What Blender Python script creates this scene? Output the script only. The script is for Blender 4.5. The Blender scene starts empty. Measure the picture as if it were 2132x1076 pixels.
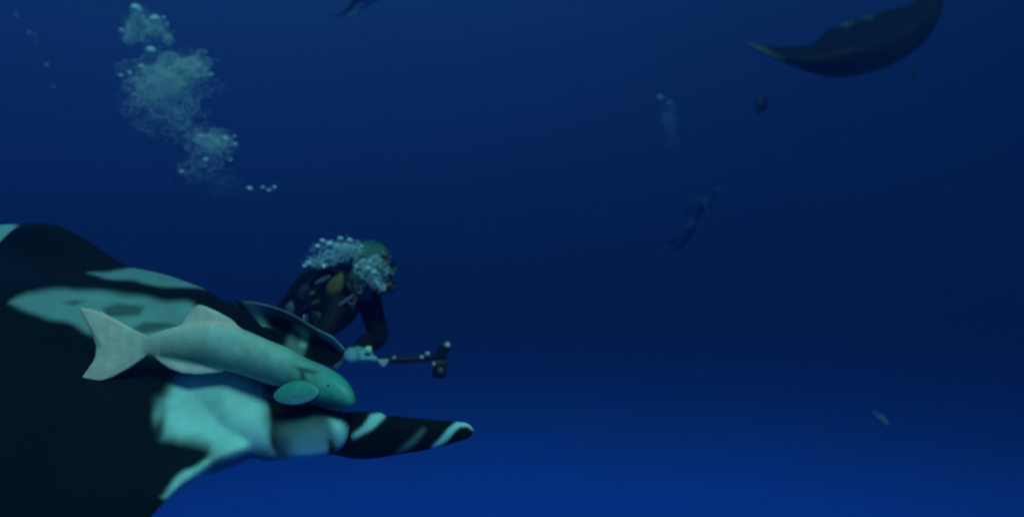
import bpy, bmesh, math, random
import numpy as np
from mathutils import Vector, Matrix, Euler

# ------------------------------------------------------------------ camera, water light, sun, exposure
sc = bpy.context.scene
W_PX, H_PX, F_PX = 2132.0, 1076.0, 1673.0          # photograph size and focal length in its pixels
cam_data = bpy.data.cameras.new('camera')
cam_data.sensor_width = 36.0
cam_data.lens = 36.0 * F_PX / W_PX
cam_data.clip_start, cam_data.clip_end = 0.02, 400.0
cam_data.dof.use_dof = True
cam_data.dof.focus_distance = 2.15
cam_data.dof.aperture_fstop = 1.7
cam = bpy.data.objects.new('camera', cam_data)
sc.collection.objects.link(cam)
cam.rotation_euler = (math.pi / 2, 0, 0)            # at the origin, looking along +Y, level
sc.camera = cam

world = bpy.data.worlds.new('World'); sc.world = world; world.use_nodes = True
wn, wl = world.node_tree.nodes, world.node_tree.links
wn.clear()
w_out = wn.new('ShaderNodeOutputWorld'); w_bg = wn.new('ShaderNodeBackground')
w_tc = wn.new('ShaderNodeTexCoord'); w_sep = wn.new('ShaderNodeSeparateXYZ')
w_map = wn.new('ShaderNodeMapRange'); w_ramp = wn.new('ShaderNodeValToRGB')
w_map.inputs['From Min'].default_value = -1; w_map.inputs['From Max'].default_value = 1
wl.new(w_tc.outputs['Generated'], w_sep.inputs[0])
wl.new(w_sep.outputs['Z'], w_map.inputs['Value'])
wl.new(w_map.outputs['Result'], w_ramp.inputs['Fac'])
# open water all round: deep blue below, darkest just under eye level, paler and greener towards the surface
WATER = [(-1.0, (.004, .070, .47)), (-.42, (.0046, .082, .56)), (-.293, (.0045, .079, .55)), (-.245, (.0032, .062, .40)), (-.20, (.0022, .044, .25)), (-.132, (.0022, .0234, .119)),
         (-.085, (.0022, .0177, .0755)), (-.013, (.0025, .0194, .086)), (.082, (.0032, .0258, .119)), (.198, (.0052, .038, .160)), (.295, (.0080, .050, .19)),
         (.60, (.011, .085, .28)), (1.0, (.018, .13, .38))]
els = w_ramp.color_ramp.elements
while len(els) < len(WATER): els.new(.5)
for e, (z, c) in zip(els, WATER):
    e.position = (z + 1) / 2; e.color = (*c, 1)
w_ramp.color_ramp.interpolation = 'B_SPLINE'
w_side = wn.new('ShaderNodeMapRange')               # the side the light comes from is a little paler
w_side.inputs['From Min'].default_value = -.6; w_side.inputs['From Max'].default_value = .6
w_side.inputs['To Min'].default_value = .62; w_side.inputs['To Max'].default_value = -.36
wl.new(w_sep.outputs['X'], w_side.inputs['Value'])
w_hi = wn.new('ShaderNodeMapRange'); w_hi.inputs['From Min'].default_value = -.25; w_hi.inputs['From Max'].default_value = .25; w_hi.interpolation_type = 'SMOOTHSTEP'
wl.new(w_sep.outputs['Z'], w_hi.inputs['Value'])
w_add = wn.new('ShaderNodeMath'); w_add.operation = 'MULTIPLY_ADD'; w_add.inputs[2].default_value = 1.0
wl.new(w_side.outputs['Result'], w_add.inputs[0]); wl.new(w_hi.outputs['Result'], w_add.inputs[1])
w_mul = wn.new('ShaderNodeVectorMath'); w_mul.operation = 'SCALE'
wl.new(w_ramp.outputs['Color'], w_mul.inputs[0]); wl.new(w_add.outputs[0], w_mul.inputs['Scale'])
wl.new(w_mul.outputs[0], w_bg.inputs['Color'])
w_bg.inputs['Strength'].default_value = 1.0
wl.new(w_bg.outputs[0], w_out.inputs['Surface'])

sun_d = bpy.data.lights.new('sun', 'SUN')
sun_d.energy = 2.6; sun_d.angle = math.radians(16); sun_d.color = (.40, 1.0, .93)
sun = bpy.data.objects.new('sun', sun_d); sc.collection.objects.link(sun)
SUN_DIR = Vector((.24, -.68, .69)).normalized()     # towards the light
sun.rotation_euler = SUN_DIR.to_track_quat('Z', 'Y').to_euler()

sc.view_settings.view_transform = 'Standard'; sc.view_settings.look = 'None'
sc.view_settings.exposure = 0; sc.view_settings.gamma = 1; sc.view_settings.use_curve_mapping = False
sc.render.engine = 'CYCLES'
sc.cycles.use_denoising = True
sc.cycles.volume_bounces = 1; sc.cycles.max_bounces = 6; sc.cycles.transparent_max_bounces = 12
sc.cycles.pixel_filter_type = 'BLACKMAN_HARRIS'; sc.cycles.filter_width = 2.4

random.seed(4); rng = np.random.default_rng(11)
COL = sc.collection

# ------------------------------------------------------------------ helpers
def P(px, py, d):
    """A point d metres ahead of the camera plane that the photograph shows at (px, py)."""
    return Vector(((px - W_PX / 2) / F_PX * d, d, (H_PX / 2 - py) / F_PX * d))

def proj(v):
    v = np.asarray(v, dtype=float)
    return v[:, 0] / v[:, 1] * F_PX + W_PX / 2, H_PX / 2 - v[:, 2] / v[:, 1] * F_PX, v[:, 1]

def link(name, mesh, mat=None, parent=None):
    o = bpy.data.objects.new(name, mesh); COL.objects.link(o)
    if mat is not None: mesh.materials.clear(); mesh.materials.append(mat)
    if parent is not None: o.parent = parent
    return o

def mesh_of(verts, faces, smooth=True, name='mesh'):
    m = bpy.data.meshes.new(name)
    m.from_pydata([tuple(map(float, v)) for v in verts], [], [tuple(map(int, f)) for f in faces]); m.update()
    if smooth: m.polygons.foreach_set('use_smooth', [True] * len(m.polygons))
    return m

def smooth_mesh(m):
    m.polygons.foreach_set('use_smooth', [True] * len(m.polygons)); m.update(); return m

def tag(o, label, cat, group=None, kind=None):
    o['label'] = label; o['category'] = cat
    if group: o['group'] = group
    if kind: o['kind'] = kind
    return o

def empty(name, loc=(0, 0, 0)):
    e = bpy.data.objects.new(name, None); COL.objects.link(e); e.location = loc; e.empty_display_size = .1
    return e

def bake(mesh, mods):
    """Apply modifiers given as (type, {settings}) and return the resulting mesh."""
    o = bpy.data.objects.new('tmp', mesh); COL.objects.link(o)
    for t, kw in mods:
        md = o.modifiers.new(t, t)
        for k, v in kw.items(): setattr(md, k, v)
    dg = bpy.context.evaluated_depsgraph_get(); dg.update()
    res = bpy.data.meshes.new_from_object(o.evaluated_get(dg))
    bpy.data.objects.remove(o)
    return smooth_mesh(res)

def fuse(pieces, voxel, smooth=6, factor=.5):
    """Several closed shells grown together into one continuous skin."""
    V, F, n = [], [], 0
    for v, f in pieces:
        V += [tuple(map(float, p)) for p in v]; F += [tuple(int(i) + n for i in q) for q in f]; n += len(v)
    return bake(mesh_of(V, F), [('REMESH', dict(mode='VOXEL', voxel_size=voxel)),
                                ('SMOOTH', dict(iterations=smooth, factor=factor))])

def co_of(m):
    a = np.empty(len(m.vertices) * 3); m.vertices.foreach_get('co', a); return a.reshape(-1, 3)

def no_of(m):
    a = np.empty(len(m.vertices) * 3); m.vertices.foreach_get('normal', a); return a.reshape(-1, 3)

def set_color(m, name, rgb):
    at = m.attributes.new(name, 'FLOAT_COLOR', 'POINT')
    c = np.ones((len(m.vertices), 4)); c[:, :3] = rgb
    at.data.foreach_set('color', c.ravel())

def catmull(ctrl, n):
    """Sample an open Catmull-Rom spline through the rows of ctrl, n samples per span."""
    c = np.asarray(ctrl, float)
    c = np.concatenate([[2 * c[0] - c[1]], c, [2 * c[-1] - c[-2]]])
    out = []
    for i in range(1, len(c) - 2):
        for k in range(n + (1 if i == len(c) - 3 else 0)):
            t = k / n
            out.append(.5 * ((2 * c[i]) + (-c[i - 1] + c[i + 1]) * t + (2 * c[i - 1] - 5 * c[i] + 4 * c[i + 1] - c[i + 2]) * t ** 2
                             + (-c[i - 1] + 3 * c[i] - 3 * c[i + 1] + c[i + 2]) * t ** 3))
    return np.array(out)

def surf(ctrl, nu, nv):
    c = np.asarray(ctrl, float)                      # rows x cols x k
    a = catmull(c.reshape(len(c), -1), nu).reshape(-1, c.shape[1], c.shape[2])
    return np.swapaxes(catmull(np.swapaxes(a, 0, 1).reshape(c.shape[1], -1), nv).reshape(-1, a.shape[0], c.shape[2]), 0, 1)

def grid_normals(G):
    du = np.gradient(G, axis=0); dv = np.gradient(G, axis=1)
    n = np.cross(du, dv); n /= np.linalg.norm(n, axis=2, keepdims=True) + 1e-12
    return n

def slab(G, T, n=None):
    """Closed shell: the grid G, and its copy sunk along -n by the thickness T."""
    if n is None: n = grid_normals(G)
    B = G - n * T[..., None]
    R, C = G.shape[:2]
    V = np.concatenate([G.reshape(-1, 3), B.reshape(-1, 3)]); N = R * C; F = []
    for i in range(R - 1):
        for j in range(C - 1):
            a, b, c, d = i * C + j, i * C + j + 1, (i + 1) * C + j + 1, (i + 1) * C + j
            F.append((a, d, c, b)); F.append((a + N, b + N, c + N, d + N))
    rim = [(0, j) for j in range(C)] + [(i, C - 1) for i in range(1, R)] + [(R - 1, j) for j in range(C - 2, -1, -1)] + [(i, 0) for i in range(R - 2, 0, -1)]
    for (i, j), (k, l) in zip(rim, rim[1:] + rim[:1]):
        a, b = i * C + j, k * C + l
        F.append((a, b, b + N, a + N))
    return V, F

def rings(R, close=True):
    """Closed loft through a stack of rings (n x m x 3), capped at both ends."""
    R = np.asarray(R, float); n, m = R.shape[:2]
    V = list(R.reshape(-1, 3)); F = []
    for i in range(n - 1):
        for j in range(m):
            F.append((i * m + j, i * m + (j + 1) % m, (i + 1) * m + (j + 1) % m, (i + 1) * m + j))
    if close:
        V.append(R[0].mean(0)); V.append(R[-1].mean(0)); a = n * m
        for j in range(m):
            F.append((a, (j + 1) % m, j)); F.append((a + 1, (n - 1) * m + j, (n - 1) * m + (j + 1) % m))
    return np.array(V), F

def tube(pts, rad, m=12, flat=None):
    """Round loft along a path with a radius for each point."""
    p = np.asarray([tuple(q) for q in pts], float); r = np.broadcast_to(rad, (len(p),))
    t = np.gradient(p, axis=0); t /= np.linalg.norm(t, axis=1, keepdims=True)
    up = np.array((0, 0, 1.)) if abs(t[0][2]) < .9 else np.array((0, 1., 0))
    out = []
    for i in range(len(p)):
        s = np.cross(t[i], up); s /= np.linalg.norm(s); u = np.cross(s, t[i]); up = u
        a = np.linspace(0, 2 * math.pi, m, endpoint=False)
        out.append(p[i] + r[i] * (np.cos(a)[:, None] * s + np.sin(a)[:, None] * u))
    return rings(out)

def limb(ch, n=6):
    """Tapered limb with rounded ends through (point, radius) pairs."""
    p = np.array([tuple(a) for a, r in ch], float); r = np.array([float(r if not isinstance(r, tuple) else max(r)) for a, r in ch])
    q = catmull(np.concatenate([p, r[:, None]], 1), n); pts, rad = q[:, :3], np.maximum(q[:, 3], .002)
    a = pts[0] - pts[1]; a /= np.linalg.norm(a); b = pts[-1] - pts[-2]; b /= np.linalg.norm(b); A, B = [], []
    for k in (.97, .8, .5): A.append((pts[0] + a * rad[0] * k, rad[0] * math.sqrt(1 - k * k))); B.insert(0, (pts[-1] + b * rad[-1] * k, rad[-1] * math.sqrt(1 - k * k)))
    pts = np.array([x for x, _ in A] + list(pts) + [x for x, _ in B]); rad = np.array([x for _, x in A] + list(rad) + [x for _, x in B])
    return tube(pts, rad, 16)

def sphere(c, r, nu=12, nv=16):
    r = np.broadcast_to(r, (3,)); R = []
    for i in range(1, nu):
        th = math.pi * i / nu
        a = np.linspace(0, 2 * math.pi, nv, endpoint=False)
        R.append(np.stack([np.cos(a) * math.sin(th) * r[0], np.sin(a) * math.sin(th) * r[1], np.full(nv, math.cos(th)) * r[2]], 1) + np.array(tuple(c)))
    return rings(R)

def in_poly(x, y, poly):
    """Signed distance in photograph pixels to a polygon, positive inside."""
    poly = np.asarray(poly, float); ins = np.zeros(x.shape, bool); dist = np.full(x.shape, 1e9)
    for (x0, y0), (x1, y1) in zip(poly, np.roll(poly, -1, 0)):
        if y0 != y1:
            c = ((y0 > y) != (y1 > y)) & (x < (x1 - x0) * (y - y0) / (y1 - y0) + x0); ins ^= c
        dx, dy = x1 - x0, y1 - y0
        t = np.clip(((x - x0) * dx + (y - y0) * dy) / (dx * dx + dy * dy + 1e-9), 0, 1)
        dist = np.minimum(dist, np.hypot(x - x0 - t * dx, y - y0 - t * dy))
    return np.where(ins, dist, -dist)

def step(d, soft):
    t = np.clip(d / soft * .5 + .5, 0, 1); return t * t * (3 - 2 * t)

def wob(x, y, s, seed=0):
    """Cheap smooth noise, -1..1."""
    r = np.random.default_rng(seed); v = np.zeros(np.shape(x))
    for k in range(6):
        a = r.uniform(0, 6.28); f = r.uniform(.6, 2.2) / s
        v += np.sin((x * math.cos(a) + y * math.sin(a)) * f + r.uniform(0, 6.28))
    return v / 3.0

# ------------------------------------------------------------------ materials
def mat(name, color=(.5, .5, .5), rough=.6, spec=.3, attr=None, noise=None, bump=None, metal=0, sss=0, trans=0, coat=0):
    m = bpy.data.materials.new(name); m.use_nodes = True
    nt = m.node_tree; b = nt.nodes['Principled BSDF']
    b.inputs['Roughness'].default_value = rough; b.inputs['Specular IOR Level'].default_value = spec
    b.inputs['Metallic'].default_value = metal; b.inputs['Base Color'].default_value = (*color, 1)
    if trans: b.inputs['Transmission Weight'].default_value = trans
    if coat: b.inputs['Coat Weight'].default_value = coat
    src = None
    if attr:
        a = nt.nodes.new('ShaderNodeAttribute'); a.attribute_name = attr; src = a.outputs['Color']
    if noise:
        scale, amt = noise
        tc = nt.nodes.new('ShaderNodeTexCoord'); n = nt.nodes.new('ShaderNodeTexNoise')
        n.inputs['Scale'].default_value = scale; n.inputs['Detail'].default_value = 5; n.inputs['Roughness'].default_value = .6
        nt.links.new(tc.outputs['Object'], n.inputs['Vector'])
        mr = nt.nodes.new('ShaderNodeMapRange')
        mr.inputs['From Min'].default_value = .25; mr.inputs['From Max'].default_value = .75
        mr.inputs['To Min'].default_value = 1 - amt; mr.inputs['To Max'].default_value = 1 + amt
        nt.links.new(n.outputs['Fac'], mr.inputs['Value'])
        vm = nt.nodes.new('ShaderNodeVectorMath'); vm.operation = 'SCALE'
        if src is not None: nt.links.new(src, vm.inputs[0])
        else: vm.inputs[0].default_value = color
        nt.links.new(mr.outputs['Result'], vm.inputs['Scale']); src = vm.outputs[0]
    if src is not None: nt.links.new(src, b.inputs['Base Color'])
    if bump:
        scale, st, dist = bump
        tc = nt.nodes.new('ShaderNodeTexCoord'); n = nt.nodes.new('ShaderNodeTexNoise'); n.inputs['Scale'].default_value = scale
        n.inputs['Detail'].default_value = 4
        nt.links.new(tc.outputs['Object'], n.inputs['Vector'])
        bp = nt.nodes.new('ShaderNodeBump'); bp.inputs['Strength'].default_value = st; bp.inputs['Distance'].default_value = dist
        nt.links.new(n.outputs['Fac'], bp.inputs['Height']); nt.links.new(bp.outputs[0], b.inputs['Normal'])
    if sss:
        b.inputs['Subsurface Weight'].default_value = sss; b.inputs['Subsurface Radius'].default_value = (.02, .03, .03); b.inputs['Subsurface Scale'].default_value = .3
    return m

SKIN = mat('manta_skin', attr='skin', rough=.55, spec=.10, noise=(14, .12), bump=(70, .18, .002))
FISH = mat('remora_skin', attr='skin', rough=.5, spec=.3, noise=(30, .14), bump=(90, .2, .002))
EYE = mat('eye_dark', (.004, .004, .005), rough=.5, spec=.3)
NEO = mat('neoprene_black', (.005, .007, .009), rough=.75, spec=.15, noise=(14, .35), bump=(60, .4, .004))
NEO_G = mat('neoprene_green', (.030, .115, .095), rough=.7, spec=.25, noise=(20, .4), bump=(60, .4, .004))
NEO_HAZED = mat('neoprene_hazed', (.016, .066, .175), rough=.75, noise=(14, .3))  # haze of distance put into the base colour of the far diver
GREY = mat('grey_nylon', (.09, .13, .14), rough=.7, noise=(30, .35), bump=(80, .4, .003))
YELLOW = mat('yellow_nylon', (.12, .105, .026), rough=.7, noise=(24, .3), bump=(70, .4, .003))
BROWN = mat('tan_webbing', (.075, .065, .035), rough=.75, noise=(40, .35), bump=(80, .4, .003))
GLOVE = mat('teal_glove', (.16, .40, .40), rough=.7, noise=(30, .3), bump=(90, .4, .002))
RUBBER = mat('black_rubber', (.008, .009, .010), rough=.45, spec=.4, noise=(18, .3))
METAL = mat('brushed_metal', (.55, .58, .58), rough=.35, metal=.9, noise=(40, .15))
PALE = mat('pale_plastic', (.42, .44, .46), rough=.45, noise=(40, .12))
LENS = mat('mask_glass', (.12, .20, .16), rough=.08, spec=.8, noise=(30, .2))
FACE = mat('face_skin', (.42, .26, .20), rough=.6, noise=(40, .15))
KNOB = mat('green_knob', (.45, .85, .45), rough=.4, noise=(60, .1))
TANK = mat('tank_paint', (.035, .045, .05), rough=.4, spec=.4, noise=(12, .4))
AIR = mat('air_bubble', (.62, .94, .86), rough=.3, spec=.5, noise=(60, .25))
def clear(m, amount):
    """Let part of the light straight through, as a thin bubble wall does."""
    nt = m.node_tree; b = nt.nodes['Principled BSDF']; out = nt.nodes['Material Output']
    t = nt.nodes.new('ShaderNodeBsdfTransparent'); mx = nt.nodes.new('ShaderNodeMixShader'); mx.inputs[0].default_value = amount
    nt.links.new(b.outputs[0], mx.inputs[1]); nt.links.new(t.outputs[0], mx.inputs[2]); nt.links.new(mx.outputs[0], out.inputs['Surface'])
clear(AIR, .28)
DARKFISH = mat('dark_fish_skin', (.003, .010, .018), rough=.5, noise=(40, .3))
PALEFISH = mat('pale_fish_skin', (.30, .36, .38), rough=.35, spec=.6, noise=(60, .25))

BLACK = np.array((.0024, .0072, .0046)); WHITE = np.array((.33, .68, .60))

# ------------------------------------------------------------------ the water's haze
def build_haze():
    lo, hi = (-20, -3, -9), (20, 24, 9)
    v = [(x, y, z) for x in (lo[0], hi[0]) for y in (lo[1], hi[1]) for z in (lo[2], hi[2])]
    f = [(0, 1, 3, 2), (4, 6, 7, 5), (0, 4, 5, 1), (2, 3, 7, 6), (0, 2, 6, 4), (1, 5, 7, 3)]
    o = link('haze', mesh_of(v, f, smooth=False))
    m = bpy.data.materials.new('sea_haze'); m.use_nodes = True
    nt = m.node_tree; nt.nodes.clear()
    out = nt.nodes.new('ShaderNodeOutputMaterial'); vol = nt.nodes.new('ShaderNodeVolumePrincipled')
    vol.inputs['Color'].default_value = (.008, .055, .20, 1); vol.inputs['Density'].default_value = .045
    vol.inputs['Anisotropy'].default_value = .1
    nt.links.new(vol.outputs[0], out.inputs['Volume'])
    o.data.materials.append(m)
    tag(o, 'blue sea water haze that far things fade into', 'haze', kind='stuff')
build_haze()

# ------------------------------------------------------------------ the near manta ray
def section(near, far, h, up, m=48, e=3.0):
    """A rounded flat section between its near and far edge points."""
    near, far = np.array(P(*near)), np.array(P(*far)); c = (near + far) / 2; L = (near - far) / 2
    a = np.linspace(0, 2 * math.pi, m, endpoint=False)
    ca, sa = np.cos(a), np.sin(a)
    x = np.sign(ca) * np.abs(ca) ** (2 / e); y = np.sign(sa) * np.abs(sa) ** (2 / e)
    return c + x[:, None] * L + y[:, None] * h * up

def manta_near():
    LE = [(60, 1500, 1.25), (305, 1078, 1.72), (440, 956, 2.0), (545, 905, 2.13), (555, 800, 2.35), (508, 690, 2.55), (440, 605, 2.8), (275, 556, 3.0), (115, 466, 3.35), (-40, 476, 4.0)]
    R1 = [(-60, 1500, 1.2), (150, 1050, 1.72), (290, 910, 2.05), (400, 800, 2.25), (430, 700, 2.42), (400, 608, 2.6), (300, 566, 2.85), (190, 540, 3.05), (60, 478, 3.35), (-90, 475, 4.05)]
    R2 = [(-250, 1480, 1.25), (-30, 1010, 1.8), (60, 850, 2.15), (120, 740, 2.4), (120, 660, 2.55), (100, 592, 2.7), (50, 575, 2.9), (0, 560, 3.1), (-40, 530, 3.4), (-150, 490, 4.1)]
    TE = [(-330, 1450, 1.3), (-300, 1000, 1.95), (-400, 850, 2.3), (-500, 720, 2.6), (-560, 650, 2.75), (-600, 590, 2.9), (-560, 570, 3.05), (-450, 555, 3.2), (-300, 530, 3.55), (-220, 490, 4.15)]
    C = np.array([[tuple(P(*q)) for q in row] for row in (LE, R1, R2, TE)])
    thick = np.array([.03, .07, .12, .20, .27, .28, .22, .13, .07, .03])
    G = surf(C, 22, 12)
    t = catmull(thick[:, None], 12)[:, 0]
    u = np.linspace(0, 1, G.shape[0])
    prof = np.clip(np.sqrt(np.clip(u / .22, 0, 1)) * np.clip((1 - u) / .55, 0, 1) ** .7, .04, 1)
    T = prof[:, None] * t[None, :] + .012
    n = grid_normals(G)
    if n[..., 2].mean() < 0: n = -n
    disc = slab(G, T, n)
    up = np.array(Vector((.12, -.41, .88)).normalized())
    S = [section((400, 860, 2.22), (430, 655, 2.75), .09, up), section((470, 905, 2.12), (472, 648, 2.74), .10, up),
         section((550, 936, 2.07), (520, 676, 2.72), .098, up), section((640, 927, 2.02), (560, 728, 2.66), .090, up, e=3.6),
         section((690, 921, 2.00), (592, 758, 2.60), .086, up, e=3.6), section((716, 911, 2.00), (612, 770, 2.58), .072, up, e=3.2), section((730, 900, 2.03), (622, 774, 2.56), .055, up)]
    back = np.array(P(560, 790, 2.42)) - np.array(P(667, 825, 2.35))
    c = S[-1].mean(0)
    S += [c + (S[-1] - c) * .93 + back * .02, c + (S[-1] - c) * .88 + back * .25, c + (S[-1] - c) * .6 + back * .9]   # the open mouth, hollow behind the lips
    head = rings(np.array(S))
    stalk = limb([(P(540, 775, 2.58), .07), (P(556, 738, 2.78), .06), (P(556, 700, 2.93), .05), (P(560, 672, 2.96), .03)])    # root of the far cephalic fin
    body = fuse([disc, head, stalk], .008, smooth=10)
    co, no = co_of(body), no_of(body)
    x, y, d = proj(co)
    wx, wy = x + 5 * wob(x, y, 26, 1), y + 4 * wob(x, y, 22, 2)
    tone = np.zeros(len(co))
    dors = no @ np.array(Vector((.10, -.5, .86)).normalized())
    # white belly
    tone = np.maximum(tone, step(-dors - .25, .25))
    def put(poly, soft, val=1.0, dmin=0, dmax=9, rough=0):
        nonlocal tone
        s = step(in_poly(wx + rough * wob(x, y * .6, 9, 7), wy, poly) , soft) * ((d > dmin) & (d < dmax))
        tone = tone * (1 - s) + val * s
    top = (dors > -.25)
    streak = [(26, 632), (60, 612), (130, 602), (240, 610), (330, 622), (400, 634), (440, 655), (470, 690), (480, 730), (440, 760), (330, 742), (190, 690), (110, 662), (60, 648)]
    put(streak, 10, .48, 2.0, 3.0)
    put([(212, 640), (255, 625), (300, 640), (290, 655), (225, 655)], 6, .17, 2.0, 3.0)
    put([(272, 680), (300, 668), (368, 676), (330, 692), (290, 692)], 6, .17, 2.0, 3.0)
    put([(125, 628), (150, 622), (180, 626), (150, 634)], 5, .22, 2.0, 3.0)
    put([(188, 572), (240, 562), (330, 556), (400, 560), (450, 590), (448, 604), (300, 591), (215, 579)], 6, .50, 2.5, 3.4)
    blob = [(345, 905), (332, 870), (336, 830), (362, 795), (400, 775), (480, 775), (535, 800), (556, 838), (566, 885), (566, 925), (520, 945), (450, 950), (440, 930), (400, 915)]
    put(blob, 24, .95, 1.7, 2.45, rough=6)
    tone = tone * (1 + .07 * wob(x, y, 40, 9) + .02 * wob(x, y, 8, 10))
    edge = [(566, 912), (520, 926), (460, 940), (420, 958), (385, 982), (355, 1012), (338, 1032), (348, 1038), (400, 996), (450, 968), (520, 985), (580, 985)]
    put(edge, 7, .95, 1.6, 2.4)
    put([(548, 830), (556, 838), (566, 880), (568, 930), (582, 935), (584, 880), (572, 835)], 5, 0, 1.6, 2.6)
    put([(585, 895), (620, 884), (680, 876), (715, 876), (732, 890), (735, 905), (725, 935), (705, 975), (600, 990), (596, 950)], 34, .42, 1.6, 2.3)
    put([(690, 872), (715, 876), (733, 895), (726, 925), (712, 945), (700, 920)], 14, .95, 1.6, 2.3)
    put([(612, 960), (618, 925), (660, 912), (684, 920), (688, 952), (650, 968)], 26, .92, 1.6, 2.3)
    put([(440, 952), (500, 940), (560, 930), (600, 966), (700, 968), (690, 1000), (430, 1000)], 16, .30, 1.6, 2.4)  # shade along the white underside, painted into the skin tone
    put([(678, 910), (690, 912), (700, 942), (710, 962), (688, 968), (682, 945)], 8, .02, 1.6, 2.3)
    put([(-80, 455), (0, 440), (40, 478), (20, 510), (-80, 545)], 8, .75, 3.45, 5)
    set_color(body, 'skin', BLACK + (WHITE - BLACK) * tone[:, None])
    root = empty('manta_ray', P(300, 720, 2.4))
    tag(root, 'huge near black and white manta ray carrying a pale remora on its back', 'manta ray', 'manta rays')
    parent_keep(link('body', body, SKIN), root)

    # near cephalic fin: rolled into a forward pointing horn, the head-side fold overlapping it
    ax = catmull(np.array([tuple(P(*q)) for q in [(640, 904, 2.12), (700, 906, 2.09), (760, 908, 2.05), (830, 906, 2.01), (900, 903, 1.98), (950, 898, 1.96), (974, 896, 1.955), (985, 895, 1.95)]]), 12)
    half = catmull(np.array([14, 40, 46, 39, 29.5, 21, 15, 3.])[:, None], 12)[:, 0]
    cx = np.linspace(0, 1, len(ax)); RR = []
    a = np.linspace(0, 2 * math.pi, 48, endpoint=False)
    tx = np.gradient(ax, axis=0); tx /= np.linalg.norm(tx, axis=1, keepdims=True)
    for i in range(len(ax)):
        hh = half[i] / F_PX * ax[i][1]
        upv = np.array((0.1, 0, 1.)); sd = np.cross(tx[i], upv); sd /= np.linalg.norm(sd); uu = np.cross(sd, tx[i])
        ring = ax[i] + hh * (np.cos(a)[:, None] * sd * .62 + np.sin(a)[:, None] * uu)
        RR.append(ring)
    RR = np.array(RR); rx, ry, rd = proj(RR.reshape(-1, 3))
    # the outer fold stands proud up to a slanting lip
    lip = (rx - 800) + (ry - 862) * 1.32
    fold = (step(-lip, 9) * .0065)[:, None]
    cen = np.repeat(ax, 48, 0); dirv = RR.reshape(-1, 3) - cen; ln = np.linalg.norm(dirv, axis=1, keepdims=True) + 1e-9
    RR = (RR.reshape(-1, 3) + dirv / ln * fold).reshape(RR.shape)
    v, f = rings(RR); fin = mesh_of(v, f); fx, fy, fd = proj(co_of(fin))
    tn = np.zeros(len(fx))
    def putf(poly, soft, val):
        nonlocal tn
        s = step(in_poly(fx + 2 * wob(fx, fy, 16, 3), fy, poly), soft); tn = tn * (1 - s) + val * s
    putf([(772, 862), (802, 856), (800, 870), (775, 892), (738, 912), (734, 905), (755, 888)], 5, .95)
    putf([(880, 890), (886, 896), (862, 922), (838, 942), (822, 946), (850, 918)], 8, .22)
    putf([(990, 884), (972, 876), (950, 878), (932, 893), (918, 912), (896, 936), (908, 938), (930, 918), (945, 899), (958, 888), (972, 887), (986, 897)], 4, 1.0)
    set_color(fin, 'skin', BLACK + (WHITE - BLACK) * tn[:, None])
    parent_keep(link('cephalic_fin', fin, SKIN), root)['label'] = 'rolled black horn fin with two white bands'

    # far cephalic fin: unrolled, a cupped paddle with pale rim
    top_e = [(488, 626, 2.92), (540, 632, 2.86), (600, 652, 2.78), (655, 684, 2.72), (692, 703, 2.68), (717, 728, 2.66)]
    mid_e = [(525, 680, 2.90), (570, 684, 2.88), (612, 692, 2.86), (650, 712, 2.80), (685, 728, 2.74), (713, 738, 2.68)]
    bot_e = [(600, 748, 2.66), (615, 752, 2.70), (640, 758, 2.70), (665, 762, 2.68), (690, 758, 2.66), (710, 746, 2.66)]
    G = surf(np.array([[tuple(P(*q)) for q in r] for r in (top_e, mid_e, bot_e)]), 22, 12)
    n = grid_normals(G)
    if n[..., 1].mean() > 0: n = -n
    v, f = slab(G, np.full(G.shape[:2], .007), n); fin = bake(mesh_of(v, f), [('SUBSURF', dict(levels=1))])
    fx, fy, fd = proj(co_of(fin)); tn = np.zeros(len(fx))
    putf([(505, 625), (548, 628), (600, 648), (655, 680), (665, 694), (610, 668), (548, 652), (580, 720), (608, 740), (590, 742), (555, 700)], 9, .36)
    putf([(588, 735), (600, 700), (612, 676), (640, 690), (640, 715), (628, 745)], 9, .30)
    putf([(612, 678), (628, 680), (643, 692), (641, 712), (634, 724), (622, 720), (626, 700)], 5, .72)
    putf([(660, 686), (690, 700), (720, 730), (708, 732), (685, 712), (664, 698)], 4, .72)
    set_color(fin, 'skin', BLACK + (WHITE - BLACK) * tn[:, None])
    parent_keep(link('cephalic_fin', fin, SKIN), root)['label'] = 'far horn fin opened into a cupped paddle with pale rim'
    # eye on the near cheek
    e = np.array(P(691, 934, 2.000))
    v, f = sphere((0, 0, 0), (.007, .006, .012)); eye = link('eye', mesh_of(v + e, f), EYE); parent_keep(eye, root)
    # whip tail behind the frame
    v, f = tube(catmull(np.array([tuple(P(*q)) for q in [(-560, 600, 2.95), (-900, 590, 3.1), (-1300, 610, 3.3), (-1700, 590, 3.5)]]), 8), np.linspace(.035, .005, 25))
    m = mesh_of(v, f); set_color(m, 'skin', np.tile(BLACK, (len(m.vertices), 1))); parent_keep(link('tail', m, SKIN), root)
    return root

def parent_keep(o, parent):
    """Parent with the child's mesh left where it stands."""
    o.parent = parent; o.matrix_parent_inverse = Matrix.Translation(-Vector(parent.location)); return o

manta_near()

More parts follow.
